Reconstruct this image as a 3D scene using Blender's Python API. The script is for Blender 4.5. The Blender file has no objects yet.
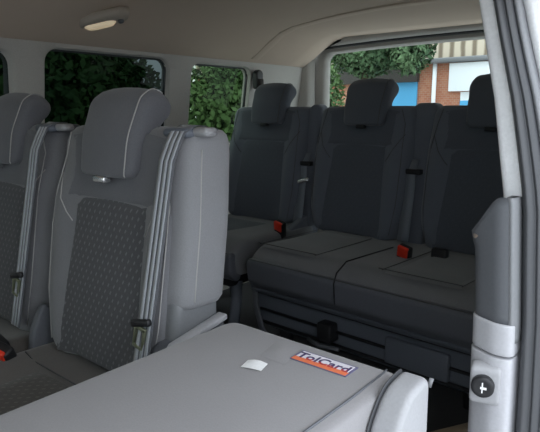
import bpy, bmesh, math, random
from mathutils import Vector, Matrix
random.seed(7)
C = bpy.context.scene.collection
PI = math.pi

# ------------------------------------------------------------------ materials
def new_mat(name):
    m = bpy.data.materials.new(name); m.use_nodes = True
    nt = m.node_tree; b = nt.nodes['Principled BSDF']
    return m, nt, b

def link(nt, a, ao, b, bi): nt.links.new(a.outputs[ao], b.inputs[bi])

def fabric(name, c1, c2, scale=420, rough=.9, bump=.10, sheen=.25, spec=.2):
    m, nt, b = new_mat(name)
    tc = nt.nodes.new('ShaderNodeTexCoord')
    n = nt.nodes.new('ShaderNodeTexNoise'); n.inputs['Scale'].default_value = scale; n.inputs['Detail'].default_value = 3
    n2 = nt.nodes.new('ShaderNodeTexNoise'); n2.inputs['Scale'].default_value = 9
    mix = nt.nodes.new('ShaderNodeMath'); mix.operation = 'MULTIPLY_ADD'; mix.inputs[1].default_value = .35; 
    r = nt.nodes.new('ShaderNodeValToRGB')
    r.color_ramp.elements[0].position = .25; r.color_ramp.elements[0].color = (*c1, 1)
    r.color_ramp.elements[1].position = .78; r.color_ramp.elements[1].color = (*c2, 1)
    link(nt, tc, 'Object', n, 'Vector'); link(nt, tc, 'Object', n2, 'Vector')
    link(nt, n2, 'Fac', mix, 0)
    sc = nt.nodes.new('ShaderNodeMath'); sc.operation = 'MULTIPLY'; sc.inputs[1].default_value = .65
    link(nt, n, 'Fac', sc, 0); link(nt, sc, 0, mix, 2)
    link(nt, mix, 0, r, 'Fac'); link(nt, r, 'Color', b, 'Base Color')
    bp = nt.nodes.new('ShaderNodeBump'); bp.inputs['Strength'].default_value = bump; bp.inputs['Distance'].default_value = .002
    link(nt, n, 'Fac', bp, 'Height'); link(nt, bp, 'Normal', b, 'Normal')
    b.inputs['Roughness'].default_value = rough
    b.inputs['Sheen Weight'].default_value = sheen
    b.inputs['Specular IOR Level'].default_value = spec
    return m

def pattern_fabric(name, base, dash, axes=('X', 'Z'), su=34., sv=30.):
    """dark cloth with staggered little slanted dashes (the woven seat-centre pattern)"""
    m, nt, b = new_mat(name)
    tc = nt.nodes.new('ShaderNodeTexCoord'); sp = nt.nodes.new('ShaderNodeSeparateXYZ')
    link(nt, tc, 'Object', sp, 0)
    cb = nt.nodes.new('ShaderNodeCombineXYZ')
    def mul(sock_node, sock, k):
        x = nt.nodes.new('ShaderNodeMath'); x.operation = 'MULTIPLY'; x.inputs[1].default_value = k
        link(nt, sock_node, sock, x, 0); return x
    u = mul(sp, axes[0], su); v = mul(sp, axes[1], sv)
    a = nt.nodes.new('ShaderNodeMath'); a.operation = 'ADD'; link(nt, u, 0, a, 0); link(nt, v, 0, a, 1)
    s = nt.nodes.new('ShaderNodeMath'); s.operation = 'SUBTRACT'; link(nt, u, 0, s, 0); link(nt, v, 0, s, 1)
    def frac_peak(n, lo):
        f = nt.nodes.new('ShaderNodeMath'); f.operation = 'FRACT'; link(nt, n, 0, f, 0)
        d = nt.nodes.new('ShaderNodeMath'); d.operation = 'SUBTRACT'; link(nt, f, 0, d, 0); d.inputs[1].default_value = .5
        e = nt.nodes.new('ShaderNodeMath'); e.operation = 'ABSOLUTE'; link(nt, d, 0, e, 0)
        g = nt.nodes.new('ShaderNodeMath'); g.operation = 'LESS_THAN'; link(nt, e, 0, g, 0); g.inputs[1].default_value = lo
        return g
    p = frac_peak(a, .22); q = frac_peak(s, .13)
    mm = nt.nodes.new('ShaderNodeMath'); mm.operation = 'MULTIPLY'; link(nt, p, 0, mm, 0); link(nt, q, 0, mm, 1)
    n = nt.nodes.new('ShaderNodeTexNoise'); n.inputs['Scale'].default_value = 400; link(nt, tc, 'Object', n, 'Vector')
    mx = nt.nodes.new('ShaderNodeMix'); mx.data_type = 'RGBA'
    mx.inputs[6].default_value = (*base, 1); mx.inputs[7].default_value = (*dash, 1)
    link(nt, mm, 0, mx, 0)
    mx2 = nt.nodes.new('ShaderNodeMix'); mx2.data_type = 'RGBA'; mx2.blend_type = 'MULTIPLY'; mx2.inputs[0].default_value = .3
    link(nt, mx, 2, mx2, 6); link(nt, n, 'Fac', mx2, 7)
    link(nt, mx2, 2, b, 'Base Color')
    bp = nt.nodes.new('ShaderNodeBump'); bp.inputs['Strength'].default_value = .3; bp.inputs['Distance'].default_value = .002
    link(nt, n, 'Fac', bp, 'Height'); link(nt, bp, 'Normal', b, 'Normal')
    b.inputs['Roughness'].default_value = .9; b.inputs['Sheen Weight'].default_value = .2; b.inputs['Specular IOR Level'].default_value = .15
    return m

def plastic(name, c, rough=.5, spec=.4, grain=.06, metal=0., scale=220):
    m, nt, b = new_mat(name)
    tc = nt.nodes.new('ShaderNodeTexCoord')
    n = nt.nodes.new('ShaderNodeTexNoise'); n.inputs['Scale'].default_value = scale
    link(nt, tc, 'Object', n, 'Vector')
    r = nt.nodes.new('ShaderNodeValToRGB')
    k = 1 - .12; r.color_ramp.elements[0].color = (*(x * k for x in c), 1); r.color_ramp.elements[1].color = (*(min(1, x * 1.1) for x in c), 1)
    link(nt, n, 'Fac', r, 'Fac'); link(nt, r, 'Color', b, 'Base Color')
    bp = nt.nodes.new('ShaderNodeBump'); bp.inputs['Strength'].default_value = grain; bp.inputs['Distance'].default_value = .001
    link(nt, n, 'Fac', bp, 'Height'); link(nt, bp, 'Normal', b, 'Normal')
    b.inputs['Roughness'].default_value = rough; b.inputs['Specular IOR Level'].default_value = spec; b.inputs['Metallic'].default_value = metal
    return m

def glass(name, tint, refl=.06):
    m = bpy.data.materials.new(name); m.use_nodes = True; nt = m.node_tree; nt.nodes.clear()
    o = nt.nodes.new('ShaderNodeOutputMaterial'); t = nt.nodes.new('ShaderNodeBsdfTransparent'); g = nt.nodes.new('ShaderNodeBsdfGlossy')
    t.inputs['Color'].default_value = (*tint, 1); g.inputs['Roughness'].default_value = .02
    n = nt.nodes.new('ShaderNodeTexNoise'); n.inputs['Scale'].default_value = 3
    mp = nt.nodes.new('ShaderNodeMapRange'); mp.inputs['To Min'].default_value = refl * .8; mp.inputs['To Max'].default_value = refl * 1.2
    link(nt, n, 'Fac', mp, 'Value')
    x = nt.nodes.new('ShaderNodeMixShader'); link(nt, mp, 0, x, 0)
    link(nt, t, 0, x, 1); link(nt, g, 0, x, 2); link(nt, x, 0, o, 'Surface')
    return m

def leaf_mat(name, c1, c2):
    m, nt, b = new_mat(name)
    tc = nt.nodes.new('ShaderNodeTexCoord'); n = nt.nodes.new('ShaderNodeTexNoise'); n.inputs['Scale'].default_value = 1.7; n.inputs['Detail'].default_value = 6
    r = nt.nodes.new('ShaderNodeValToRGB'); r.color_ramp.elements[0].position = .35; r.color_ramp.elements[1].position = .65
    r.color_ramp.elements[0].color = (*c1, 1); r.color_ramp.elements[1].color = (*c2, 1)
    link(nt, tc, 'Object', n, 'Vector'); link(nt, n, 'Fac', r, 'Fac'); link(nt, r, 'Color', b, 'Base Color')
    b.inputs['Roughness'].default_value = .7; b.inputs['Specular IOR Level'].default_value = .2
    return m

def brick_mat(name):
    m, nt, b = new_mat(name)
    tc = nt.nodes.new('ShaderNodeTexCoord'); mp = nt.nodes.new('ShaderNodeMapping'); mp.inputs['Rotation'].default_value = (PI / 2, 0, 0)
    br = nt.nodes.new('ShaderNodeTexBrick'); br.inputs['Scale'].default_value = 4.5
    br.inputs['Color1'].default_value = (.42, .15, .085, 1); br.inputs['Color2'].default_value = (.50, .22, .13, 1); br.inputs['Mortar'].default_value = (.45, .38, .32, 1)
    br.inputs['Mortar Size'].default_value = .012
    link(nt, tc, 'Object', mp, 'Vector'); link(nt, mp, 0, br, 'Vector'); link(nt, br, 'Color', b, 'Base Color')
    b.inputs['Roughness'].default_value = .9
    return m

def cladding_mat(name):
    m, nt, b = new_mat(name)
    tc = nt.nodes.new('ShaderNodeTexCoord')
    w = nt.nodes.new('ShaderNodeTexWave'); w.bands_direction = 'X'; w.inputs['Scale'].default_value = 1.1; w.inputs['Distortion'].default_value = .6; w.inputs['Detail Scale'].default_value = 3
    r = nt.nodes.new('ShaderNodeValToRGB'); r.color_ramp.elements[0].color = (.23, .18, .13, 1); r.color_ramp.elements[1].color = (.62, .53, .42, 1)
    r.color_ramp.elements[0].position = .1; r.color_ramp.elements[1].position = .6
    link(nt, tc, 'Object', w, 'Vector'); link(nt, w, 'Fac', r, 'Fac'); link(nt, r, 'Color', b, 'Base Color'); b.inputs['Roughness'].default_value = .8
    return m

M = dict(
    shell=fabric('seat_cloth_grey', (.165, .165, .175), (.225, .225, .238)),
    head=fabric('headrest_cloth', (.12, .121, .134), (.165, .167, .182)),
    side=fabric('seat_side_cloth', (.24, .24, .25), (.30, .30, .315)),
    insert=pattern_fabric('seat_centre_weave', (.105, .105, .113), (.185, .185, .195), su=52., sv=34.),
    cinsert=pattern_fabric('cushion_centre_weave', (.085, .075, .066), (.14, .126, .112), ('X', 'Y'), 44., 40.),
    cushion=fabric('cushion_cloth', (.10, .09, .083), (.15, .138, .128)),
    shell3=fabric('rear_seat_cloth', (.115, .130, .158), (.150, .166, .198)),
    head3=fabric('rear_headrest_cloth', (.085, .095, .115), (.115, .128, .152)),
    insert3=pattern_fabric('rear_seat_weave', (.112, .126, .152), (.120, .134, .162)),
    cushion3=fabric('rear_cushion_cloth', (.155, .158, .168), (.215, .218, .228)),
    front3=plastic('rear_cushion_leatherette', (.125, .132, .152), .45, .4),
    panel=fabric('folded_back_carpet', (.255, .245, .252), (.295, .284, .292), scale=420, bump=.10),
    stitch=plastic('pale_thread', (.42, .41, .40), .8),
    stitch3=plastic('dim_thread', (.085, .085, .088), .8),
    belt=fabric('belt_webbing', (.085, .09, .10), (.13, .135, .15), scale=500, rough=.55, spec=.4),
    belt3=fabric('rear_belt_webbing', (.14, .165, .20), (.19, .215, .25), scale=500, rough=.55, spec=.4), beltlt=fabric('belt_webbing_pale', (.36, .38, .41), (.46, .48, .52), scale=500, rough=.5, spec=.4),  # second cloth is a paler tone for the belt stripes
    tongue=plastic('tongue_metal', (.30, .32, .22), .35, .5, metal=.7),
    black=plastic('black_plastic', (.018, .018, .020), .45),
    dark=plastic('dark_plastic', (.14, .155, .185), .55),
    grey=plastic('grey_plastic', (.20, .205, .215), .45),
    mid=plastic('mid_grey_plastic', (.115, .12, .135), .5),
    light=plastic('light_grey_plastic', (.36, .36, .375), .45),
    chrome=plastic('bright_metal', (.75, .75, .76), .25, metal=.9),
    red=plastic('red_plastic', (.75, .045, .02), .4),
    silver=plastic('silver_trim', (.46, .46, .485), .42, .4),
    head_l=fabric('headliner', (.70, .575, .475), (.74, .61, .505), scale=500, bump=.02, sheen=0),
    trim=plastic('pillar_trim', (.56, .54, .51), .6, .3),
    trimd=plastic('pillar_trim_dark', (.10, .105, .115), .55),
    white=plastic('white_paint', (.82, .83, .85), .25, .5, .0),
    seal=plastic('rubber_seal', (.06, .062, .068), .45, .5),
    seal2=plastic('jamb_grey', (.22, .225, .24), .35, .5),
    floor=fabric('floor_carpet', (.018, .018, .02), (.035, .035, .038)),
    cream=plastic('lamp_bezel', (.50, .44, .38), .5),
    tan=plastic('tan_wood', (.45, .36, .25), .7),
    foam=fabric('frayed_foam', (.12, .09, .07), (.24, .19, .15), scale=120),
    label_w=plastic('sticker_white', (.85, .82, .88), .4),
    label_o=plastic('sticker_orange', (.86, .22, .10), .4),
    label_b=plastic('sticker_border', (.16, .15, .26), .4),
    label_t=plastic('sticker_ink', (.07, .045, .14), .4),
    label_r=plastic('sticker_red_ink', (.50, .05, .06), .4),
    tag=plastic('paper_tag', (.92, .92, .93), .35),
    lens=None, asphalt=plastic('asphalt', (.38, .37, .36), .9, scale=20),
    blue=plastic('blue_door', (.10, .42, .72), .6), brick=brick_mat('brick_wall'), clad=cladding_mat('roof_cladding'),
    sign=plastic('sign_white', (.85, .88, .90), .5), shade=plastic('dark_fascia', (.05, .045, .04), .8),
    bark=plastic('bark', (.10, .075, .05), .9, scale=15),
    leaf1=leaf_mat('leaf_green', (.045, .095, .03), (.13, .21, .08)),
    leaf2=leaf_mat('leaf_deep_green', (.030, .075, .025), (.10, .20, .055)),
    leaf4=leaf_mat('leaf_grey_green', (.045, .09, .045), (.15, .24, .12)), leaf3=leaf_mat('leaf_bright_green', (.09, .19, .035), (.30, .44, .12)),
    glass_dark=glass('privacy_glass', (.035, .045, .044), .012), glass_mid=glass('tinted_glass', (.27, .32, .26), .012), glass_clear=glass('clear_glass', (.74, .80, .77), .02),
)
m, nt, b = new_mat('lamp_lens')
b.inputs['Base Color'].default_value = (.95, .86, .70, 1); b.inputs['Roughness'].default_value = .25
b.inputs['Emission Color'].default_value = (1, .80, .52, 1); b.inputs['Emission Strength'].default_value = .30
M['lens'] = m

# ------------------------------------------------------------------ helpers
def obj(name, bm, mat, parent=None, smooth=True, bevel=0, subsurf=0, seg=2, angle=None):
    bmesh.ops.recalc_face_normals(bm, faces=bm.faces[:])
    me = bpy.data.meshes.new(name); bm.to_mesh(me); bm.free()
    mats = mat if isinstance(mat, (list, tuple)) else [mat]
    for x in mats: me.materials.append(x)
    if smooth:
        for p in me.polygons: p.use_smooth = True
    o = bpy.data.objects.new(name, me); C.objects.link(o)
    if parent is not None: o.parent = parent
    if bevel:
        md = o.modifiers.new('edge', 'BEVEL'); md.width = bevel; md.segments = seg; md.limit_method = 'ANGLE'; md.angle_limit = math.radians(35)
    if subsurf:
        md = o.modifiers.new('soft', 'SUBSURF'); md.levels = md.render_levels = subsurf
    return o

def tag(o, label=None, cat=None, group=None, kind=None):
    if label: o['label'] = label
    if cat: o['category'] = cat
    if group: o['group'] = group
    if kind: o['kind'] = kind
    return o

def thing(name, label, cat, loc=(0, 0, 0), rz=0, group=None):
    o = bpy.data.objects.new(name, None); C.objects.link(o); o.empty_display_size = .05
    o.location = loc; o.rotation_euler = (0, 0, rz)
    return tag(o, label, cat, group)

def struct(name, bm, mat, parent=None, **k):
    o = obj(name, bm, mat, parent, **k)
    if parent is None: o['kind'] = 'structure'
    return o

def box(bm, x0, x1, y0, y1, z0, z1, mi=0):
    vs = [bm.verts.new(p) for p in ((x0, y0, z0), (x1, y0, z0), (x1, y1, z0), (x0, y1, z0), (x0, y0, z1), (x1, y0, z1), (x1, y1, z1), (x0, y1, z1))]
    for f in ((0, 1, 2, 3), (4, 5, 6, 7), (0, 1, 5, 4), (1, 2, 6, 5), (2, 3, 7, 6), (3, 0, 4, 7)):
        bm.faces.new([vs[i] for i in f]).material_index = mi
    return vs

def boxbm(*a):
    bm = bmesh.new(); box(bm, *a); return bm

def loft(bm, sections, cap=True, closed=True):
    rings = [[bm.verts.new(p) for p in s] for s in sections]
    n = len(rings[0])
    for a, b_ in zip(rings, rings[1:]):
        for i in range(n if closed else n - 1):
            j = (i + 1) % n
            bm.faces.new((a[i], a[j], b_[j], b_[i]))
    if cap and closed:
        bm.faces.new(rings[0][::-1]); bm.faces.new(rings[-1])
    return rings

def tube(bm, pts, r, n=8, flat=None):
    """tube (or flat strip if flat=(half width, half thickness, width axis)) along pts"""
    pts = [Vector(p) for p in pts]; secs = []
    for i, p in enumerate(pts):
        t = (pts[min(i + 1, len(pts) - 1)] - pts[max(i - 1, 0)]).normalized()
        if flat:
            w = Vector(flat[2]); w = (w - t * w.dot(t)).normalized(); h = t.cross(w)
            a, b_ = flat[0], flat[1]
            secs.append([p + w * a * x + h * b_ * y for x, y in ((-1, -1), (1, -1), (1, 1), (-1, 1))])
        else:
            u = t.orthogonal() if abs(t.z) > .9 else t.cross(Vector((0, 0, 1))); u.normalize(); v = t.cross(u)
            secs.append([p + (u * math.cos(2 * PI * k / n) + v * math.sin(2 * PI * k / n)) * r for k in range(n)])
    loft(bm, secs)

def tubebm(*a, **k):
    bm = bmesh.new(); tube(bm, *a, **k); return bm

def tubes(name, paths, r, mat, parent, n=6, flat=None, **k):
    """several tubes, each an object of its own"""
    return [obj(name, tubebm(p, r, n, flat), mat, parent, **k) for p in paths]

def profile_x(prof, x0, x1, r=.02, k=4, centre=None, bulge=0):
    """extrude a closed (y,z) profile along x with rounded ends"""
    bm = bmesh.new()
    cy = sum(p[0] for p in prof) / len(prof); cz = sum(p[1] for p in prof) / len(prof)
    if centre: cy, cz = centre
    ext = max(max(abs(p[0] - cy), abs(p[1] - cz)) for p in prof)
    xs = []
    for i in range(k + 1):
        a = PI / 2 * i / k; xs.append((x0 + r * (1 - math.sin(a)), 1 - r / ext * (1 - math.cos(a)) if 0 else r * (1 - math.cos(PI / 2 - a))))
    xs = [(x0 + r * (1 - math.cos(PI / 2 * i / k)), r * (1 - math.sin(PI / 2 * i / k))) for i in range(k + 1)]
    mids = [(x0 + r + (x1 - x0 - 2 * r) * t, 0) for t in (.25, .5, .75)]
    xs = xs + mids + [(x0 + x1 - x, d) for x, d in xs[::-1]]
    secs = []
    for x, d in xs:
        s = []
        for (y, z) in prof:
            v = Vector((y - cy, z - cz)); L = v.length or 1
            q = v * ((L - min(d, .8 * L)) / L)
            s.append((x, cy + q.x, cz + q.y))
        secs.append(s)
    loft(bm, secs)
    return bm

def round_poly(pts, r, n=4):
    """round the corners of a closed 2D polygon; r one radius or one per corner"""
    out = []; N = len(pts)
    for i in range(N):
        p0, p1, p2 = Vector(pts[i - 1]), Vector(pts[i]), Vector(pts[(i + 1) % N])
        rr = r[i] if isinstance(r, (list, tuple)) else r
        a, b_ = (p0 - p1), (p2 - p1)
        d = min(rr, a.length * .45, b_.length * .45)
        A, B = p1 + a.normalized() * d, p1 + b_.normalized() * d
        for k in range(n + 1):
            t = k / n
            out.append(tuple(A * (1 - t) ** 2 + p1 * 2 * t * (1 - t) + B * t * t))
    return out

def smooth01(a, b_, x):
    t = max(0, min(1, (x - a) / (b_ - a))); return t * t * (3 - 2 * t)

# ------------------------------------------------------------------ camera
f_px = 560.; phi = math.radians(40); pitch = math.atan(104 / 560.)
cam = bpy.data.cameras.new('camera'); co = bpy.data.objects.new('camera', cam); C.objects.link(co)
co.location = (1.08, 0, .92); co.rotation_euler = (PI / 2 - pitch, 0, phi)
cam.sensor_fit = 'HORIZONTAL'; cam.sensor_width = 36; cam.lens = 36 * f_px / 540; cam.clip_start = .02; cam.clip_end = 200
bpy.context.scene.camera = co

# ------------------------------------------------------------------ seats
HINGE = .36
REC = math.tan(math.radians(7.5))
def back_hw(h, H):
    """half width of the backrest at height h"""
    return .205 + .03 * smooth01(0, .25 * H, h) - .012 * smooth01(.6 * H, H, h)
def back_front(x, h, H, hw, T):
    """distance of the front skin in front of the backrest's middle plane"""
    n = 4.5; u = min(.999, abs(x) / hw)
    d = T / 2 * (1 - u ** n) ** (1 / n)
    fade = 1 - smooth01(.66 * H, .84 * H, h)
    d += fade * (.022 * smooth01(.50, .74, u) * (1 - smooth01(.88, 1., u)) + .010 * math.exp(-((h - .28 * H) / (.25 * H)) ** 2) * (1 - u * u))
    d -= (1 - fade) * .012 * (1 - smooth01(.45, .75, u))
    return d

def backrest_bm(H=.53, T=.125, r=.035):
    bm = bmesh.new(); secs = []
    hs = [(r * (1 - math.cos(a)) , r * (1 - math.sin(a))) for a in (0.25, .6, 1.0, PI / 2)]
    rows = [(h, ins) for h, ins in hs] + [(r + (H - 2 * r) * i / 14, 0) for i in range(1, 14)] + [(H - h, ins) for h, ins in hs[::-1]]
    for h, ins in rows:
        hw = back_hw(h, H) - ins * 1.1; t = T - 2 * ins
        z = HINGE + h; yc = h * REC + T / 2
        s = []
        xs = [hw * math.sin(PI / 2 * (i / 14)) * 1 for i in range(-14, 15)]
        for x in xs: s.append((x, yc - back_front(x, h, H, hw, t), z))
        n = 4.5
        for x in xs[::-1][1:-1]:
            u = min(.999, abs(x) / hw); s.append((x, yc + t / 2 * (1 - u ** n) ** (1 / n), z))
        secs.append(s)
    loft(bm, secs); return bm

def back_pt(x, h, off=.004, H=.53, T=.125):
    hw = back_hw(h, H)
    return Vector((x, h * REC + T / 2 - back_front(x, h, H, hw, T) - off, HINGE + h))

def insert_bm(wb, wt, h0, h1, n=12, m=16):
    bm = bmesh.new(); g = []
    for j in range(m + 1):
        t = j / m; h = h0 + (h1 - h0) * t
        w = wb + (wt - wb) * smooth01(0, 1, t); row = []
        for i in range(n + 1):
            s = -1 + 2 * i / n
            hh = h + (.012 * (1 - s * s) if j == m else 0)
            edge = i in (0, n) or j in (0, m)
            row.append(bm.verts.new(back_pt(w * s, hh, -.002 if edge else .004)))
        g.append(row)
    for j in range(m):
        for i in range(n): bm.faces.new((g[j][i], g[j][i + 1], g[j + 1][i + 1], g[j + 1][i]))
    return bm

HEAD_PROF = round_poly([(.032, .785), (.042, .87), (.075, .955), (.105, .974), (.130, .968), (.148, .948), (.145, .922), (.125, .905), (.108, .86), (.085, .783)],
                       [.012, .02, .03, .02, .02, .012, .012, .02, .02, .012], 4)
def headrest_bm(hw=.106):
    bm = profile_x(HEAD_PROF, -hw, hw, r=.026, k=5, centre=(.085, .88))
    # narrower at the bottom, slightly crowned top
    for v in bm.verts:
        t = (v.co.z - .785) / .19
        v.co.x *= .90 + .10 * smooth01(0, .8, t)
        v.co.z -= .010 * (v.co.x / hw) ** 2 * smooth01(.6, 1, t)
        v.co.y += .012 * (v.co.x / hw) ** 2
    return bm
def head_pt(x, i, hw=.106):
    y, z = HEAD_PROF[i]; t = (z - .785) / .19
    return Vector((x * (.90 + .10 * smooth01(0, .8, t)), y + .012 * (x / hw) ** 2 - .0015, z - .010 * (x / hw) ** 2 * smooth01(.6, 1, t) + (.0015 if z > .95 else 0)))

def cushion_prof(yf, yr, zb, zt, drop=.012):
    return round_poly([(yr, zb), (yr, zt - .01), ((yf + yr) / 2, zt - .004), (yf + .07, zt), (yf, zt - .025 - drop), (yf + .01, zb + .015), (yf + .04, zb)], [.02, .03, .1, .05, .035, .02, .02], 4)

def grid_patch(fn, n=10, m=10):
    bm = bmesh.new(); g = [[bm.verts.new(fn(i / n, j / m)) for i in range(n + 1)] for j in range(m + 1)]
    for j in range(m):
        for i in range(n): bm.faces.new((g[j][i], g[j][i + 1], g[j + 1][i + 1], g[j + 1][i]))
    return bm

def tongue_parts(parent, p, rx=0, mats=None):
    bm = boxbm(-.028, .028, -.006, .006, -.006, .008)
    o = obj('buckle_tongue', bm, M['black'], parent, bevel=.004); o.location = p; o.rotation_euler = (rx, math.radians(-14), 0)
    bm = bmesh.new()
    box(bm, -.016, -.010, -.003, .003, -.05, -.008); box(bm, .010, .016, -.003, .003, -.05, -.008); box(bm, -.016, .016, -.003, .003, -.056, -.048); box(bm, -.016, .016, -.003, .003, -.014, -.006)
    t = obj('latch_plate', bm, M['tongue'], parent, bevel=.001); t.location = p; t.rotation_euler = (rx, math.radians(14), 0)

def buckle(parent, p, rz=0, tilt=.35):
    bm = boxbm(-.024, .024, -.015, .015, -.06, .016)
    o = obj('buckle', bm, M['black'], parent, bevel=.006); o.location = p; o.rotation_euler = (tilt, .25, rz)
    r = obj('release_button', boxbm(-.020, .020, -.0185, -.006, -.022, .021), M['red'], o, bevel=.003)
    r['label'] = 'red release button'
    return o

def make_back(parent, dx, row, stitches=True):
    """backrest + headrest + their sub-parts, centred at x = dx in the parent's frame"""
    sh, hd, ins, st = (M['shell'], M['head'], M['insert'], M['stitch']) if row == 2 else (M['shell3'], M['head3'], M['insert3'], M['stitch3'])
    out = []
    bk = obj('backrest', backrest_bm(), sh, parent); out.append(bk)
    out.append(obj('centre_panel', insert_bm(.150, .128, .012, .375), ins, bk))
    out.append(obj('yoke_panel', insert_bm(.158, .168, .372, .508), hd, bk))
    for s in (-1, 1):
        tubes('stitching', [[back_pt(s * x, h, .0008) for x, h in ((.186, .03), (.204, .15), (.206, .30), (.203, .38), (.196, .46), (.178, .515))],
                            [back_pt(s * x, h, .0008) for x, h in ((.203, .42), (.19, .40), (.17, .365), (.150, .335), (.134, .315))]], .0015, st, bk)
    hr = obj('headrest', headrest_bm(), hd, parent); out.append(hr); hr.location.x = -.012
    tubes('stitching', [[head_pt(.086, i) for i in range(2, 24)]], .0015, st, hr)
    tubes('headrest_post', [[(s * .07, .10, .80), (s * .07, .085, .70)] for s in (-1, 1)], .007, M['chrome'], hr, 10)
    bm = bmesh.new(); box(bm, -.02, .02, .028, .05, .772, .787)
    out.append(obj('release_catch', bm, M['chrome'] if row == 2 else M['black'], hr, bevel=.004))
    for o in out:
        if o.parent is parent: o.location.x += dx
    return bk, hr

def belt_path(x0, x1, h0, h1, off, n=14, dx=0):
    return [back_pt(x0 + (x1 - x0) * i / n, h0 + (h1 - h0) * i / n, off) + Vector((dx, -.004 * math.sin(PI * i / n), 0)) for i in range(n + 1)]

def make_front_row_seat(x, y, label, cat='seat', group='second row seats', cover=True):
    t = thing('passenger_seat', label, cat, (x, y, 0), 0, group)
    bk, hr = make_back(t, 0, 2)
    # pale side bolster wrapping from the front edge round the aisle side
    def side_sec(h, k=1.):
        yf = h * REC; hw = back_hw(h, .53)
        p = round_poly([(hw - .045, yf + .03), (hw - .040, yf - .010), (hw + .018, yf + .000), (hw + .026, yf + .106), (hw - .03, yf + .126)], [.01, .02, .045, .04, .02], 5)
        cx, cy = hw - .01, yf + .06
        return [(cx + (x - cx) * k, cy + (y - cy) * k, HINGE + h) for x, y in p]
    hs = [(.185, .70), (.188, .88), (.198, 1)] + [(.198 + .282 * i / 12, 1) for i in range(1, 13)] + [(.50, .96), (.515, .86), (.524, .68), (.527, .4)]
    if cover:
        bm = bmesh.new(); loft(bm, [side_sec(h, k) for h, k in hs])
        sp = obj('side_bolster', bm, M['side'], bk)
        tubes('stitching', [[Vector(side_sec(h)[i]) for h in [.20 + .29 * j / 12 for j in range(13)]] for i in (9, 17)], .0014, M['stitch'], sp)
    # belt outlet on the shoulder, belt, tongue
    bz = obj('belt_guide', boxbm(.165, .235, .060, .150, .872, .890), M['dark'], bk, bevel=.008)
    bz.rotation_euler = (0, 0, 0)
    obj('belt_guide_cap', boxbm(.226, .270, .078, .112, .874, .892), M['light'], bz, bevel=.009, seg=3)
    pts = [Vector((.214, .112, .893)), Vector((.213, .086, .895)), Vector((.211, .062, .884)), Vector((.209, .050, .862))] + [Vector((.207 - .020 * i / 10, .036 - .074 * i / 10, .83 - .43 * i / 10)) for i in range(11)]
    bl = obj('seat_belt', tubebm(pts, 0, flat=(.0225, .0012, (1, 0, 0))), M['belt'], t)
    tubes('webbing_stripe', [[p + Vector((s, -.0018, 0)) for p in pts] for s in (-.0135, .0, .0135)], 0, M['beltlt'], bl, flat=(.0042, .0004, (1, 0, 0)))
    p = Vector((.189, -.025, .525)); tongue_parts(bl, p)
    # cushion
    bm = profile_x(cushion_prof(-.47, .04, .25, .362), -.232, .232, r=.045, k=5)
    for v in bm.verts:
        if v.co.z > .31: v.co.z += .018 * smooth01(.12, .2, abs(v.co.x)) * (1 - smooth01(.21, .232, abs(v.co.x)))
    cu = obj('cushion', bm, M['cushion'], t, subsurf=1)
    zt = lambda yy: .3605 + .004 * math.sin(PI * (yy + .47) / .5)
    obj('centre_panel', grid_patch(lambda u, v: (-.125 + .25 * u, -.40 + .33 * v, (.351 if u in (0, 1) or v in (0, 1) else zt(-.40 + .33 * v))), 8, 12), M['cinsert'], cu)
    obj('stitching', tubebm([(-.19 + .38 * i / 10, -.072, .363 + (.012 if i in (0, 10) else 0)) for i in range(11)], .0015, 6), M['stitch3'], cu)
    # base frame and legs
    obj('base_frame', boxbm(-.20, .20, -.40, .04, .20, .262), M['black'], t, bevel=.02)
    for sx in (-1, 1):
        for yy in (-.34, 0.0):
            bm = bmesh.new(); tube(bm, [(sx * .18, yy, .21), (sx * .19, yy, .10), (sx * .19, yy + .02, 0)], .02, 10); obj('leg', bm, M['black'], t)
    # recliner covers at both sides
    if cover:
        prof = round_poly([(.004, .34), (.012, .50), (.022, .57), (.132, .575), (.128, .34)], .015, 4)
        rc = obj('recliner_cover', profile_x(prof, .185, .243, r=.022, k=5), M['grey'], t)
        prof = round_poly([(-.050, .33), (-.045, .43), (-.005, .487), (.06, .498), (.130, .510), (.135, .33)], [.02, .03, .05, .04, .02, .02], 4)
        fl = obj('recliner_base', profile_x(prof, .195, .268, r=.016, k=4), M['mid'], t)
        obj('trim_strip', tubebm([(.262, -.048, .42), (.262, -.040, .452), (.262, -.008, .492), (.262, .06, .505), (.260, .125, .516)], 0, flat=(.012, .006, (1, 0, 0))), M['silver'], fl, bevel=.003)
    if cover:
        obj('anchor_shell', profile_x(round_poly([(-.045, .33), (-.04, .40), (-.005, .47), (.03, .44), (.03, .33)], .02, 4), -.240, -.216, r=.008), M['mid'], t)
    if cover:
        buckle(t, (-.205, -.115, .385), .3, .5)
    else:
        buckle(t, (.205, -.085, .37), 0)
    return t

make_front_row_seat(.055, .64, 'dark grey second row seat in the middle, patterned centre panel and belt over its shoulder')
make_front_row_seat(-.437, .64, 'shadowed second row seat against the far windows, cut by the photo edge', cover=False)

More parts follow.
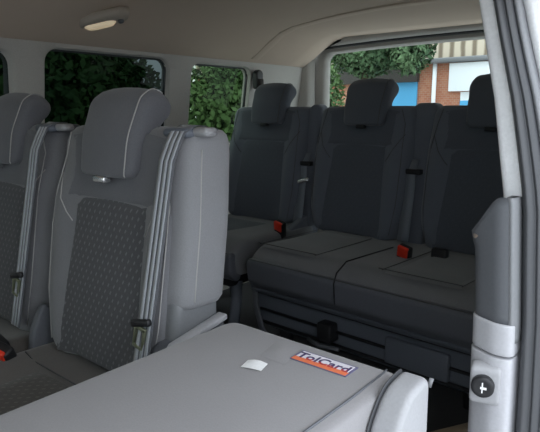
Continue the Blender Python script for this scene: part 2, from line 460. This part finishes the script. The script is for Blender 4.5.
# ---- third row: single seat and double bench
def third_row_common(t, dx, tower=True, tx=.265, tw_=.062):
    bk, hr = make_back(t, dx, 3)
    bk.location.z += .055; hr.location.z += .082; hr.location.x += .026
    tw = None
    if tower:
        prof = round_poly([(.03, .40), (.10, .90), (.12, .955), (.18, .955), (.20, .93), (.16, .40)], [.02, .03, .02, .02, .03, .02], 4)
        tw = obj('belt_tower', profile_x(prof, dx + tx - tw_, dx + tx + tw_, r=.03, k=4), M['shell3'], t)
        pts = [(dx + tx - .01, .074, .74), (dx + tx - .012, .048, .69), (dx + tx - .010, .040, .62), (dx + tx - .008, .010, .46), (dx + tx - .008, .0, .43)]
        obj('belt_slot', boxbm(dx + tx - .045, dx + tx + .03, .042, .072, .685, .705), M['black'], tw, bevel=.004)
        bl = obj('seat_belt', tubebm(pts, 0, flat=(.0235, .0012, (1, 0, 0))), M['belt3'], t)
        return bk, hr, bl
    return bk, hr, None

def third_cushion(t, x0, x1, seams):
    prof = cushion_prof(-.46, .10, .28, .43, .02)
    bm = profile_x(prof, x0, x1, r=.04, k=5)
    cu = obj('cushion', bm, M['cushion3'], t, subsurf=1)
    # leatherette front band
    prof2 = round_poly([(-.455, .385), (-.468, .372), (-.462, .30), (-.425, .262), (-.40, .27), (-.41, .38)], .012, 3)
    fb = obj('front_band', profile_x(prof2, x0 + .006, x1 - .006, r=.012, k=3), M['front3'], cu)
    obj('stitching', tubebm([(x0 + .02 + (x1 - x0 - .04) * i / 10, -.466, .384) for i in range(11)], .0016, 6), M['stitch3'], cu)
    return cu

A = thing('rear_single_seat', 'dark single rear seat in the far corner beside the quarter window', 'seat', (-.645, 1.96, 0), 0, 'third row seats')
third_row_common(A, 0, True, .243, .034)
cu = third_cushion(A, -.215, .275, 1)
obj('centre_panel', grid_patch(lambda u, v: (-.12 + .24 * u, -.40 + .33 * v, .425 if u in (0, 1) or v in (0, 1) else .4335), 6, 8), M['insert3'], cu)
obj('base_frame', boxbm(-.19, .17, -.36, .05, .20, .29), M['black'], A, bevel=.02)
for sx in (-.17, .15):
    bm = bmesh.new(); tube(bm, [(sx, -.30, .22), (sx, -.31, .1), (sx, -.33, .0)], .024, 10); obj('leg', bm, M['dark'], A)
    bm = bmesh.new(); tube(bm, [(sx, 0, .22), (sx, 0.01, .1), (sx, .02, .0)], .024, 10); obj('leg', bm, M['dark'], A)
obj('side_shield', profile_x(round_poly([(-.30, .22), (-.25, .36), (.05, .47), (.13, .45), (.10, .18), (-.2, .14)], .04, 4), .235, .27, r=.012), M['dark'], A)
b1 = buckle(A, (.270, -.16, .452))
tongue = boxbm(-.03, .03, -.008, .008, -.008, .010)
o = obj('buckle_tongue', tongue, M['chrome'], A, bevel=.004); o.location = (.255, .020, .62); o.rotation_euler = (0, -.3, 0)

Bn = thing('rear_bench_seat', 'dark double rear bench with two headrests below the tailgate window', 'bench seat', (-.125, 1.95, 0), math.radians(-2.5), 'third row seats')
third_row_common(Bn, 0, True, .250, .055)
third_row_common(Bn, .525, False)
cu = third_cushion(Bn, -.150, .79, 2)
for dx in (0, .525):
    obj('centre_panel', grid_patch(lambda u, v: (dx - .115 + .245 * u, -.41 + .36 * v, .425 if u in (0, 1) or v in (0, 1) else .4345), 6, 8), M['cushion3'], cu)
    tubes('stitching', [[(dx - .122, -.41, .434), (dx - .121, -.05, .432)], [(dx + .138, -.41, .434), (dx + .137, -.05, .432)], [(dx - .14, -.40, .4345), (dx + .14, -.40, .4345)]], .0014, M['stitch3'], cu)
obj('seam', tubebm([(.262, -.462, .30), (.262, -.470, .372), (.262, -.455, .405), (.262, -.40, .4335), (.262, -.1, .428)], .0022, 6), M['black'], cu)
# base box with stepped front
prof = round_poly([(-.37, .285), (-.40, .245), (-.36, .215), (-.345, .10), (-.30, .06), (.06, .06), (.06, .285)], .015, 3)
bb = obj('base_box', profile_x(prof, -.20, .76, r=.02, k=3), M['dark'], Bn)
for zz, yy in ((.225, -.368), (.155, -.357), (.10, -.348)):
    obj('ridge', tubebm([(-.17, yy, zz), (.73, yy, zz)], .006, 8), M['black'], bb)
obj('access_flap', boxbm(.40, .62, -.372, -.345, .11, .20), M['dark'], bb, bevel=.006)
lt = obj('latch', boxbm(.14, .20, -.40, -.34, .12, .19), M['black'], bb, bevel=.008)
obj('latch_loop', tubebm([(.10, -.395, .115), (.16, -.41, .11), (.24, -.40, .115)], .007, 8), M['mid'], lt)
obj('carry_bracket', tubebm([(-.19, -.37, .23), (-.17, -.385, .17), (-.14, -.385, .09), (-.10, -.37, .03)], 0, flat=(.012, .006, (1, 0, 0))), M['mid'], bb, bevel=.003)
for sx in (-.12, .66):
    bm = bmesh.new(); tube(bm, [(sx, -.25, .09), (sx, -.26, 0)], .03, 10); obj('leg', bm, M['black'], Bn)
buckle(Bn, (.365, -.20, .452))
obj('buckle_slot', boxbm(.435, .490, -.15, -.12, .40, .462), M['black'], Bn, bevel=.006)

# ---- folded second row seat (nearest)
Fd = thing('folded_seat', 'near second row seat folded flat, grey carpeted back facing up with sticker', 'seat', (.57, .70, 0), 0, 'second row seats')
prof = round_poly([(.035, .43), (.040, .515), (.012, .541), (-.66, .541), (-.70, .52), (-.70, .43)], [.02, .022, .035, .03, .03, .02], 5)
bm = profile_x(prof, -.182, .168, r=.022, k=5, centre=(-.3, .43))
bp = obj('backrest', bm, M['panel'], Fd)
obj('stitching', tubebm([(.147, -.68, .5420), (.147, -.1, .5420), (.143, .0, .5412), (.132, .028, .532)], .0018, 6), M['mid'], bp)
obj('edge_piping', tubebm([(.163, -.68, .528), (.163, -.06, .530), (.158, .010, .526), (.146, .036, .516)], .003, 8), M['grey'], bp)
obj('hinge_fold', grid_patch(lambda u, v: (-.035 + .05 * u - .02 * v, -.075 + .075 * v, .5414 + .0035 * math.sin(PI * u) * math.sin(PI * v)), 8, 8), M['panel'], bp)
# sticker
st = bpy.data.objects.new('sticker', None)
bm = boxbm(-.0505, .0505, -.0185, .0185, 0, .0012)
st = obj('sticker', bm, M['label_b'], Fd, smooth=False); st['label'] = 'white and orange sticker with dark lettering'
st.location = (.577 - .57 + .050, .667 - .70, .5416); st.rotation_euler = (0, 0, math.radians(1.5))
obj('white_band', boxbm(-.047, .047, -.0065, .0155, .0012, .0016), M['label_w'], st, smooth=False)
obj('orange_band', boxbm(-.0485, .0485, -.0175, -.0065, .0012, .0016), M['label_o'], st, smooth=False)
cv = bpy.data.curves.new('lettering', 'FONT'); cv.body = 'TolCard'; cv.size = .026; cv.extrude = .0002; cv.align_x = 'CENTER'; cv.offset = .0006; cv.space_character = 1.05
tmp = bpy.data.objects.new('lettering_tmp', cv); C.objects.link(tmp)
bpy.context.view_layer.update()
dg = bpy.context.evaluated_depsgraph_get(); me = bpy.data.meshes.new_from_object(tmp.evaluated_get(dg)); me.name = 'lettering'
bpy.data.objects.remove(tmp); me.materials.clear(); me.materials.append(M['label_t']); me.materials.append(M['label_r'])
for p in me.polygons: p.material_index = 1 if p.center.y < .0045 else 0
lo = bpy.data.objects.new('lettering', me); C.objects.link(lo); lo.parent = st; lo.location = (0, -.0075, .0020)
# crumpled clear/white paper tag
tg = obj('paper_tag', grid_patch(lambda u, v: (-.017 + .034 * u, -.013 + .026 * v, .004 * math.sin(PI * u) * (.4 + v) * .6), 6, 4), M['tag'], Fd); tg.location = (-.018, -.108, .5425); tg.rotation_euler = (0, 0, .3)
# cushion below, side cover, tag, base
obj('cushion', profile_x(cushion_prof(-.50, .0, .26, .40), -.19, .19, r=.04), M['cushion'], Fd)
obj('base_frame', boxbm(-.17, .17, -.42, .0, .20, .262), M['black'], Fd, bevel=.02)
for sx in (-1, 1):
    for yy in (-.36, -.04):
        bm = bmesh.new(); tube(bm, [(sx * .15, yy, .21), (sx * .16, yy, 0)], .02, 10); obj('leg', bm, M['black'], Fd)
prof = round_poly([(-.105, .30), (-.100, .500), (-.055, .552), (.000, .557), (.006, .30)], [.02, .045, .03, .010, .02], 5)
sc = obj('side_cover', profile_x(prof, .172, .214, r=.010, k=5), M['light'], Fd)
obj('cover_gap_shade', profile_x([(y * 1.01, z + .002 if z > .4 else z) for y, z in prof],  .170, .1725, r=.001, k=2), M['seal'], sc)  # thin dark sheet painting in the shaded gap beside the cover
tgo = obj('fabric_tag', boxbm(-.003, .003, -.001, .001, -.007, .007), M['grey'], Fd); tgo.location = (.208, .016, .54); tgo.rotation_euler = (0, .25, .5)

# ------------------------------------------------------------------ van body (the setting)
EDGE_N = 10
def rrect(y0, y1, z0, z1, r, n=6):
    """rounded rectangle, anticlockwise from the right end of the top; EDGE_N points along each straight side"""
    out = []; arcs = []
    for cy, cz, a0 in ((y1 - r, z1 - r, 0), (y0 + r, z1 - r, 90), (y0 + r, z0 + r, 180), (y1 - r, z0 + r, 270)):
        arcs.append([(cy + r * math.cos(math.radians(a0 + 90 * k / n)), cz + r * math.sin(math.radians(a0 + 90 * k / n))) for k in range(n + 1)])
    for i in range(4):
        A, B = arcs[i][-1], arcs[(i + 1) % 4][0]
        out += arcs[i] + [(A[0] + (B[0] - A[0]) * k / (EDGE_N + 1), A[1] + (B[1] - A[1]) * k / (EDGE_N + 1)) for k in range(1, EDGE_N + 1)]
    return out

def frame_panel(bm, outer, inner, fn, depth):
    """flat panel outer rect with a rounded opening, plus a flange of the given depth; fn(u,v,d)->xyz"""
    (u0, u1, v0, v1) = outer; N = len(inner)
    cu = sum(p[0] for p in inner) / N; cv_ = sum(p[1] for p in inner) / N
    ou = []
    q = N // 4; arc = q - EDGE_N
    corners = [(u1, v1), (u0, v1), (u0, v0), (u1, v0)]
    for i, (u, v) in enumerate(inner):
        k = i // q; cx, cy = corners[k]; j = i % q; h = (arc - 1) / 2
        if j < arc and abs(j - h) < .6: ou.append((cx, cy))
        else:
            first = j < h
            if k in (0, 2): ou.append((cx, v) if first else (u, cy))
            else: ou.append((u, cy) if first else (cx, v))
    A_ = [bm.verts.new(fn(u, v, 0)) for u, v in ou]
    B_ = [bm.verts.new(fn(u, v, 0)) for u, v in inner]
    B1 = [bm.verts.new(fn(u + (cu - u) * .02, v + (cv_ - v) * .02, .008)) for u, v in inner]
    D_ = [bm.verts.new(fn(u + (cu - u) * .035, v + (cv_ - v) * .035, depth)) for u, v in inner]
    for i in range(N):
        j = (i + 1) % N
        for P, Q in ((A_, B_), (B_, B1), (B1, D_)):
            vs = [P[i], P[j], Q[j], Q[i]]
            if len(set(v.co.to_tuple(6) for v in vs)) >= 3: 
                try: bm.faces.new(vs)
                except ValueError: pass

XR = -.92
def side_fn(u, v, d): return (XR + .14 * max(0, v - .85) - d, u, v)
bays = [((-.9, 1.035, .0, 1.25), (-.75, .978, .70, 1.135)), ((1.035, 1.735, .0, 1.25), (1.075, 1.660, .70, 1.152)), ((1.735, 2.62, .0, 1.25), (1.785, 2.19, .76, 1.145))]
bm = bmesh.new()
for o_, i_ in bays: frame_panel(bm, o_, rrect(*i_, .05 if i_[0] < 1.8 else .03), side_fn, .045)
bmesh.ops.remove_doubles(bm, verts=bm.verts[:], dist=.0005)
wr = struct('wall_right', bm, M['trim'])
wr.modifiers.new('edges', 'EDGE_SPLIT').split_angle = math.radians(50)
for k, ((o_, i_), mt) in enumerate(zip(bays, ('glass_dark', 'glass_dark', 'glass_mid'))):
    bm = bmesh.new(); y0, y1, z0, z1 = i_; d = .03
    bm.faces.new([bm.verts.new(side_fn(u, v, d)) for u, v in ((y0 - .03, z0 - .03), (y1 + .03, z0 - .03), (y1 + .03, z1 + .03), (y0 - .03, z1 + .03))])
    struct('window_%d' % (k + 1), bm, M[mt], smooth=False)
# black window rubbers around the side glass
for k, (o_, i_) in enumerate(bays):
    y0, y1, z0, z1 = i_
    pts = [side_fn(u, v, .026) for u, v in rrect(y0 + .006, y1 - .006, z0 + .006, z1 - .006, .04)]; pts.append(pts[0])
    struct('trim_%d' % (k + 20), tubebm(pts, .007, 6), M['seal'])

def ceil_z(x, y): c = 1.39 - .19 * (abs(x) / .93) ** 2.0 - .055 * smooth01(.64, .88, abs(x)); return c - max(0, c - 1.310) * smooth01(1.75, 2.58, y)
# rear wall with tailgate opening, tailgate trim and glass
YB = 2.62
def crown(u, v):
    if v > 1.35: return ceil_z(u, YB) + .012
    return v + .022 * smooth01(.9, 1.2, v) * max(0, 1 - (u / .85) ** 2)
def rear_fn(u, v, d): return (u, YB + d, crown(u, v))
bm = bmesh.new(); frame_panel(bm, (-.93, .93, .0, 1.40), rrect(-.855, .855, .25, 1.282, .09, 6), rear_fn, .05)
struct('wall_rear', bm, M['trim']).modifiers.new('edges', 'EDGE_SPLIT').split_angle = math.radians(50)
def gate_fn(u, v, d): return (u, YB + .06 + d, crown(u, v))
bm = bmesh.new(); frame_panel(bm, (-.90, .90, .0, 1.32), rrect(-.785, .785, .72, 1.240, .05, 6), gate_fn, .04)
tgte = struct('door_1', bm, M['trim']); tgte['label'] = 'tailgate inner panel'
tgte.modifiers.new('edges', 'EDGE_SPLIT').split_angle = math.radians(50)
bm = bmesh.new(); bm.faces.new([bm.verts.new(gate_fn(u, v, .035)) for u, v in ((-.80, .68), (.80, .68), (.80, 1.30), (-.80, 1.30))])
struct('window_4', bm, M['glass_clear'], smooth=False)
pts = [rear_fn(u, v, .05) for u, v in rrect(-.845, .845, .26, 1.272, .08)]; pts.append(pts[0])
struct('trim_4', tubebm(pts, .016, 8), M['black'])

# ceiling: crowned headliner
bm = bmesh.new(); g = []
ys = [-1.3 + i * .14 for i in range(29)]
for y in ys:
    g.append([bm.verts.new((x, min(y, YB), ceil_z(x, min(y, YB)))) for x in [-.93 + 1.86 * i / 28 for i in range(29)]])
for j in range(len(g) - 1):
    for i in range(28): bm.faces.new((g[j][i], g[j][i + 1], g[j + 1][i + 1], g[j + 1][i]))
cl = struct('ceiling', bm, M['head_l']); md = cl.modifiers.new('thick', 'SOLIDIFY'); md.thickness = .03; md.offset = 1
# cross crease of the headliner (a shallow moulded rib) and overhead band above the tailgate
bm = bmesh.new()
tube(bm, [(x, 2.18, ceil_z(x, 2.18) + .004) for x in [-.85 + 1.7 * i / 20 for i in range(21)]], 0, flat=(.03, .007, (0, 1, 0)))
struct('trim_5', bm, M['head_l'], bevel=.005)

struct('floor', boxbm(-.95, .80, -1.3, 2.70, -.04, 0), M['floor'], smooth=False)
# left side of the body behind the door opening
bm = bmesh.new(); box(bm, .88, .93, 1.0, 2.66, 0, .85); box(bm, .80, .86, 1.0, 2.66, 1.12, 1.22); box(bm, .84, .90, 1.0, 1.2, .8, 1.15); box(bm, .84, .90, 2.3, 2.66, .8, 1.15)
struct('wall_left', bm, M['trim'], smooth=False)
bm = bmesh.new(); bm.faces.new([bm.verts.new(p) for p in ((.90, 1.18, .82), (.90, 2.32, .82), (.85, 2.32, 1.14), (.85, 1.18, 1.14))])
struct('window_5', bm, M['glass_dark'], smooth=False)

# unseen cabin front, added to cut light from ahead: dash bulkhead, front door, glass
struct('added_wall_front', boxbm(-.92, .90, -1.36, -1.30, 0, .82), M['dark'], smooth=False)
struct('added_door_2', boxbm(.86, .91, -1.30, -.22, 0, .86), M['trimd'], bevel=.02)
bm = bmesh.new(); bm.faces.new([bm.verts.new(p) for p in ((.885, -1.28, .86), (.885, -.26, .86), (.80, -.26, 1.24), (.80, -1.28, 1.24))])
struct('window_6', bm, M['glass_clear'], smooth=False)  # unseen door glass, kept clear to brighten the pillar
bm = bmesh.new(); bm.faces.new([bm.verts.new(p) for p in ((-.86, -1.33, .82), (.86, -1.33, .82), (.72, -1.15, 1.30), (-.72, -1.15, 1.30))])
struct('window_7', bm, M['glass_mid'], smooth=False)  # unseen windscreen, tinted to keep light off the far seat

# C pillar at the rear edge of the sliding door opening
def px(z):
    ks = [(0.0, .842), (.30, .842), (.50, .838), (.62, .834), (.79, .822), (.937, .797), (1.08, .764), (1.28, .70)]
    for (a, p), (b_, q) in zip(ks, ks[1:]):
        if z <= b_: return p + (q - p) * (z - a) / (b_ - a)
    return ks[-1][1]
YP = .85
def strip(prof, z0, z1, n=26):
    """closed (dx, y) profile swept up the pillar curve"""
    bm = bmesh.new(); w_ = lambda z: 1 - .2 * smooth01(.8, 1.08, z)
    loft(bm, [[(px(z0 + (z1 - z0) * k / n) + dx * w_(z0 + (z1 - z0) * k / n), y, z0 + (z1 - z0) * k / n) for dx, y in prof] for k in range(n + 1)]); return bm
struct('trim_6', strip(round_poly([(-.006, YP + .25), (-.006, YP), (.027, YP - .004), (.03, YP + .25)], [.003, .012, .008, .003], 4), .76, 1.28), M['white'])
# inner dark shoulder panel
bm = strip(round_poly([(-.044, YP + .12), (-.046, YP - .015), (.0, YP - .035), (.021, YP - .028), (.022, YP + .12)], [.01, .02, .02, .012, .01], 5), .61, .80, 14)
for v in bm.verts:
    # the top edge falls away towards the inside
    k = smooth01(.70, .80, v.co.z); v.co.z -= k * .060 * smooth01(.0, .055, px(.79) + .004 - v.co.x)
struct('trim_7', bm, M['trimd'], smooth=True)
struct('trim_8', strip(round_poly([(.010, YP + .05), (.010, YP - .028), (.018, YP - .033), (.025, YP - .02), (.025, YP + .05)], .004, 3), .585, .80), M['grey'])  # separate paler strip standing in for the highlight on the panel's rounded edge
lowp = round_poly([(-.045, YP + .12), (-.047, YP - .018), (-.004, YP - .040), (.022, YP - .036), (.025, YP + .12)], [.01, .018, .018, .012, .01], 5)
struct('trim_9', strip(lowp, .565, .613, 6), M['silver'], bevel=.002)
struct('trim_10', strip([(a - .001, b_ - .001) for a, b_ in lowp], .0, .561, 20), M['silver'], bevel=.002)
tn = obj('frayed_lining', profile_x(round_poly([(-.01, 0), (-.005, .008), (.008, .011), (.014, .0)], .004, 3), -.016, .014, r=.004), M['foam'], bpy.data.objects['trim_7'])
tn.location = (.798, YP - .012, .742); tn.rotation_euler = (0, -.75, 0)
# rubber seal: a hollow-looking double bulb
sprof = round_poly([(.026, YP + .03), (.026, YP - .012), (.036, YP - .024), (.044, YP - .010), (.048, YP - .014), (.056, YP - .004), (.054, YP + .03)], .006, 3)
struct('trim_11', strip(sprof, .0, 1.30, 40), M['seal'])
struct('trim_12', strip(round_poly([(.053, YP + .05), (.052, YP + .006), (.060, YP - .004), (.068, YP + .004), (.072, YP + .05)], .006, 3), .0, 1.30, 40), M['seal2'])
bm = strip(round_poly([(.072, YP + .30), (.067, YP + .012), (.079, YP + .006), (.110, YP + .02), (.125, YP + .30)], .006, 3), -.3, 1.30, 40)
struct('trim_13', bm, M['white'])
# upper door rail above the opening and left front of the body
bm = bmesh.new(); box(bm, .74, .80, -1.3, .86, 1.235, 1.30)
struct('trim_14', bm, M['white'], smooth=False)

# round push button on the pillar
bt = thing('round_button', 'round black button with white cross mark on pale square base on silver pillar trim', 'button', (.822, YP - .040, .520), math.radians(14))
pad = obj('base_plate', profile_x(round_poly([(-.012, -.032), (-.012, .027), (.014, .030), (.014, -.036)], .008, 3), -.019, .024, r=.006), M['light'], bt)
bm = bmesh.new()
def disc(bm, r, y0, y1, n=32):
    loft(bm, [[(r * s * math.cos(2 * PI * k / n), y, r * s * math.sin(2 * PI * k / n)) for k in range(n)] for y, s in ((y1, 1), (y0 + .003, 1), (y0, .9), (y0 + .001, .6))])
disc(bm, .0165, -.024, -.008); kb = obj('knob', bm, M['black'], bt)
bm = bmesh.new(); box(bm, -.0009, .0009, -.0242, -.0225, -.008, .008); box(bm, -.003, .006, -.0242, -.0225, -.0022, .0012)
obj('cross_mark', bm, M['tag'], kb, smooth=False)

# dome lamp
lx, ly = -0.730, 1.226
lp = thing('ceiling_lamp', 'oval cream dome lamp on the beige headliner above the far seats', 'lamp', (lx, ly, ceil_z(lx, ly)), 0)
lp.rotation_euler = (0, math.radians(-12), math.radians(38))
def lozenge(a, b_, z0, z1, s=.86):
    base = round_poly([(-a, -b_ * .35), (-a * .72, -b_), (a * .72, -b_), (a, -b_ * .35), (a, b_ * .35), (a * .72, b_), (-a * .72, b_), (-a, b_ * .35)], .02, 4)
    bm = bmesh.new(); loft(bm, [[(x * k, y * k, z) for x, y in base] for z, k in ((z0, 1), ((z0 * .5 + z1 * .5), .985), (z1, s))]); return bm
bz = obj('bezel', lozenge(.098, .046, .012, -.024), M['cream'], lp)
obj('lens', lozenge(.058, .032, -.018, -.034, .8), M['lens'], bz).location = (-.016, 0, 0)
sw = bmesh.new(); loft(sw, [[(.060 + .011 * k * math.cos(a * PI / 8), .011 * k * math.sin(a * PI / 8), z) for a in range(16)] for z, k in ((-.02, 1), (-.032, .95), (-.036, .6))])
obj('switch', sw, M['mid'], bz)

# shoulder belt anchor on the far rear pillar
ba = thing('belt_anchor', 'black upper belt anchor on pale far pillar above the single rear seat', 'belt anchor', (-.878, 2.215, 1.085), 0)
obj('anchor_cover', profile_x(round_poly([(-.022, -.05), (-.026, .035), (0, .05), (.026, .035), (.022, -.05)], .012, 4), .0, .035, r=.008), M['black'], ba)
obj('webbing', tubebm([(.036, 0, .0), (.042, .0, -.06), (.05, -.03, -.16), (.055, -.05, -.30)], 0, flat=(.022, .0012, (0, 1, 0))), M['black'], ba)
obj('slide_clip', boxbm(.03, .05, -.014, .014, -.14, -.09), M['trim'], ba, bevel=.004)

# little tan offcut on the floor by the pillar
ob = obj('wood_offcut', boxbm(-.016, .016, -.10, .10, 0, .03), M['tan'], bevel=.004)
ob.location = (.545, 1.46, 0); ob.rotation_euler = (0, 0, -.5); tag(ob, 'small tan wooden offcut on the dark floor beside the silver pillar', 'offcut')

# ------------------------------------------------------------------ outside
G = -.55
struct('ground', boxbm(-60, 40, -30, 60, G - .1, G), M['asphalt'], smooth=False)

def crown_bm(blobs, n, size, seed):
    rnd = random.Random(seed); bm = bmesh.new()
    tot = sum(r ** 2 for *_, r in blobs)
    for (x, y, z, r) in blobs:
        for k in range(int(n * r * r / tot)):
            d = Vector((rnd.gauss(0, 1), rnd.gauss(0, 1), rnd.gauss(0, 1))).normalized()
            p = Vector((x, y, z)) + d * r * (.55 + .5 * rnd.random() ** .6)
            if p.z < .05: continue
            a = Vector((rnd.gauss(0, 1), rnd.gauss(0, 1), rnd.gauss(0, 1))).normalized(); b_ = a.cross(d + Vector((.01, .3, .1))).normalized()
            s = size * (.6 + .8 * rnd.random())
            vs = [bm.verts.new(p + a * s), bm.verts.new(p + b_ * s * .5), bm.verts.new(p - a * s), bm.verts.new(p - b_ * s * .5)]
            bm.faces.new(vs)
    return bm

def tree(name, label, x, y, blobs, leaf, n, size, seed, trunk_h, cat='tree', group=None, tr=.12):
    t = thing(name, label, cat, (x, y, G), 0, group)
    obj('foliage', crown_bm(blobs, n, size, seed), leaf, t, smooth=False)
    bm = bmesh.new(); tube(bm, [(0, 0, 0), (.05, .03, trunk_h * .5), (0, .0, trunk_h)], tr, 10)
    cx, cy, cz, _ = blobs[0]
    tube(bm, [(0, 0, trunk_h * .8), (cx * .5, cy * .5, (trunk_h + cz) / 2), (cx, cy, cz)], tr * .55, 8)
    obj('trunk', bm, M['bark'], t)
    return t

tree('shrub', 'dark green bushy shrub outside the tinted second row window', -5.2, 3.6, [(0, 0, 1.5, 1.0), (-.2, -1.0, 1.3, 1.0), (.1, .5, 1.6, .75), (0, -.3, 2.5, .8), (0, .2, .7, .8)], M['leaf2'], 32000, .055, 11, 1.0, 'shrub')
tree('shrub', 'leafy green shrub outside the quarter window behind the second row', -5.0, 7.0, [(0, 0, 1.5, .95), (.1, -.9, 1.4, .85), (0, .8, 1.7, .9), (0, 0, 2.4, .9), (.1, -.3, .8, .8)], M['leaf1'], 34000, .05, 12, 1.0, 'shrub')
tree('bush', 'bright green tall bush at the left edge of the tailgate window', -6.6, 9.3, [(0, 0, 1.7, .8), (-.7, .2, 2.2, .9), (.3, 0, 2.7, .7), (-.2, 0, .9, .7), (.3, .1, 1.3, .55)], M['leaf3'], 8000, .075, 13, 1.2, 'bush')
tree('tree', 'dark green tree overhanging in front of the brick building', -6.0, 11.9, [(.4, 0, 2.95, .62), (0, .1, 2.85, .6), (1.15, 0, 2.85, .55), (.9, -.1, 3.4, .75), (-.5, .1, 3.1, .7)], M['leaf4'], 11000, .065, 14, 2.9, 'tree', tr=.07)

bd = thing('industrial_building', 'brick industrial unit with blue door, white sign and ribbed beige cladding', 'building', (-5, 14, G), 0)
obj('brick_wall', boxbm(-9, 9, 0, 6, 0, 2.72), M['brick'], bd, smooth=False)
obj('cladding', boxbm(-9, 9, -.10, 6, 2.78, 4.0), M['clad'], bd, smooth=False)
obj('eaves_gutter', boxbm(-9, 9, -.22, 0.0, 2.68, 2.80), M['grey'], bd, bevel=.03)
obj('loading_door', boxbm(-2.2, -.62, -.05, .02, 0, 2.24), M['blue'], bd, smooth=False)
obj('door_fascia', boxbm(-3.9, -.58, -.16, .01, 2.24, 2.66), M['shade'], bd, smooth=False)
obj('drainpipe', tubebm([(-.14, -.07, 0), (-.14, -.07, 2.7)], .055, 10), M['sign'], bd)
sg = obj('sign_board', boxbm(.26, 3.6, -.12, .01, 1.98, 2.66), M['sign'], bd, smooth=False)
obj('shop_window', boxbm(.55, 3.4, -.04, .01, 1.75, 1.96), M['sign'], bd, smooth=False)
obj('window_panel', boxbm(.55, 3.4, -.05, .01, .6, 1.75), M['blue'], bd, smooth=False)

# ------------------------------------------------------------------ light
w = bpy.data.worlds.new('overcast'); bpy.context.scene.world = w; w.use_nodes = True; nt = w.node_tree
bg = nt.nodes['Background']; tc = nt.nodes.new('ShaderNodeTexCoord'); sp = nt.nodes.new('ShaderNodeSeparateXYZ'); r = nt.nodes.new('ShaderNodeValToRGB')
r.color_ramp.elements[0].position = .45; r.color_ramp.elements[0].color = (.60, .655, .715, 1)
r.color_ramp.elements[1].position = 1.; r.color_ramp.elements[1].color = (.86, .93, 1.0, 1)
mp = nt.nodes.new('ShaderNodeMapRange'); mp.inputs['From Min'].default_value = -1
link(nt, tc, 'Generated', sp, 0); link(nt, sp, 'Z', mp, 'Value'); link(nt, mp, 0, r, 'Fac'); link(nt, r, 'Color', bg, 'Color'); bg.inputs['Strength'].default_value = 3.9

sc_ = bpy.context.scene
sc_.view_settings.view_transform = 'Standard'; sc_.view_settings.look = 'None'; sc_.view_settings.exposure = 0
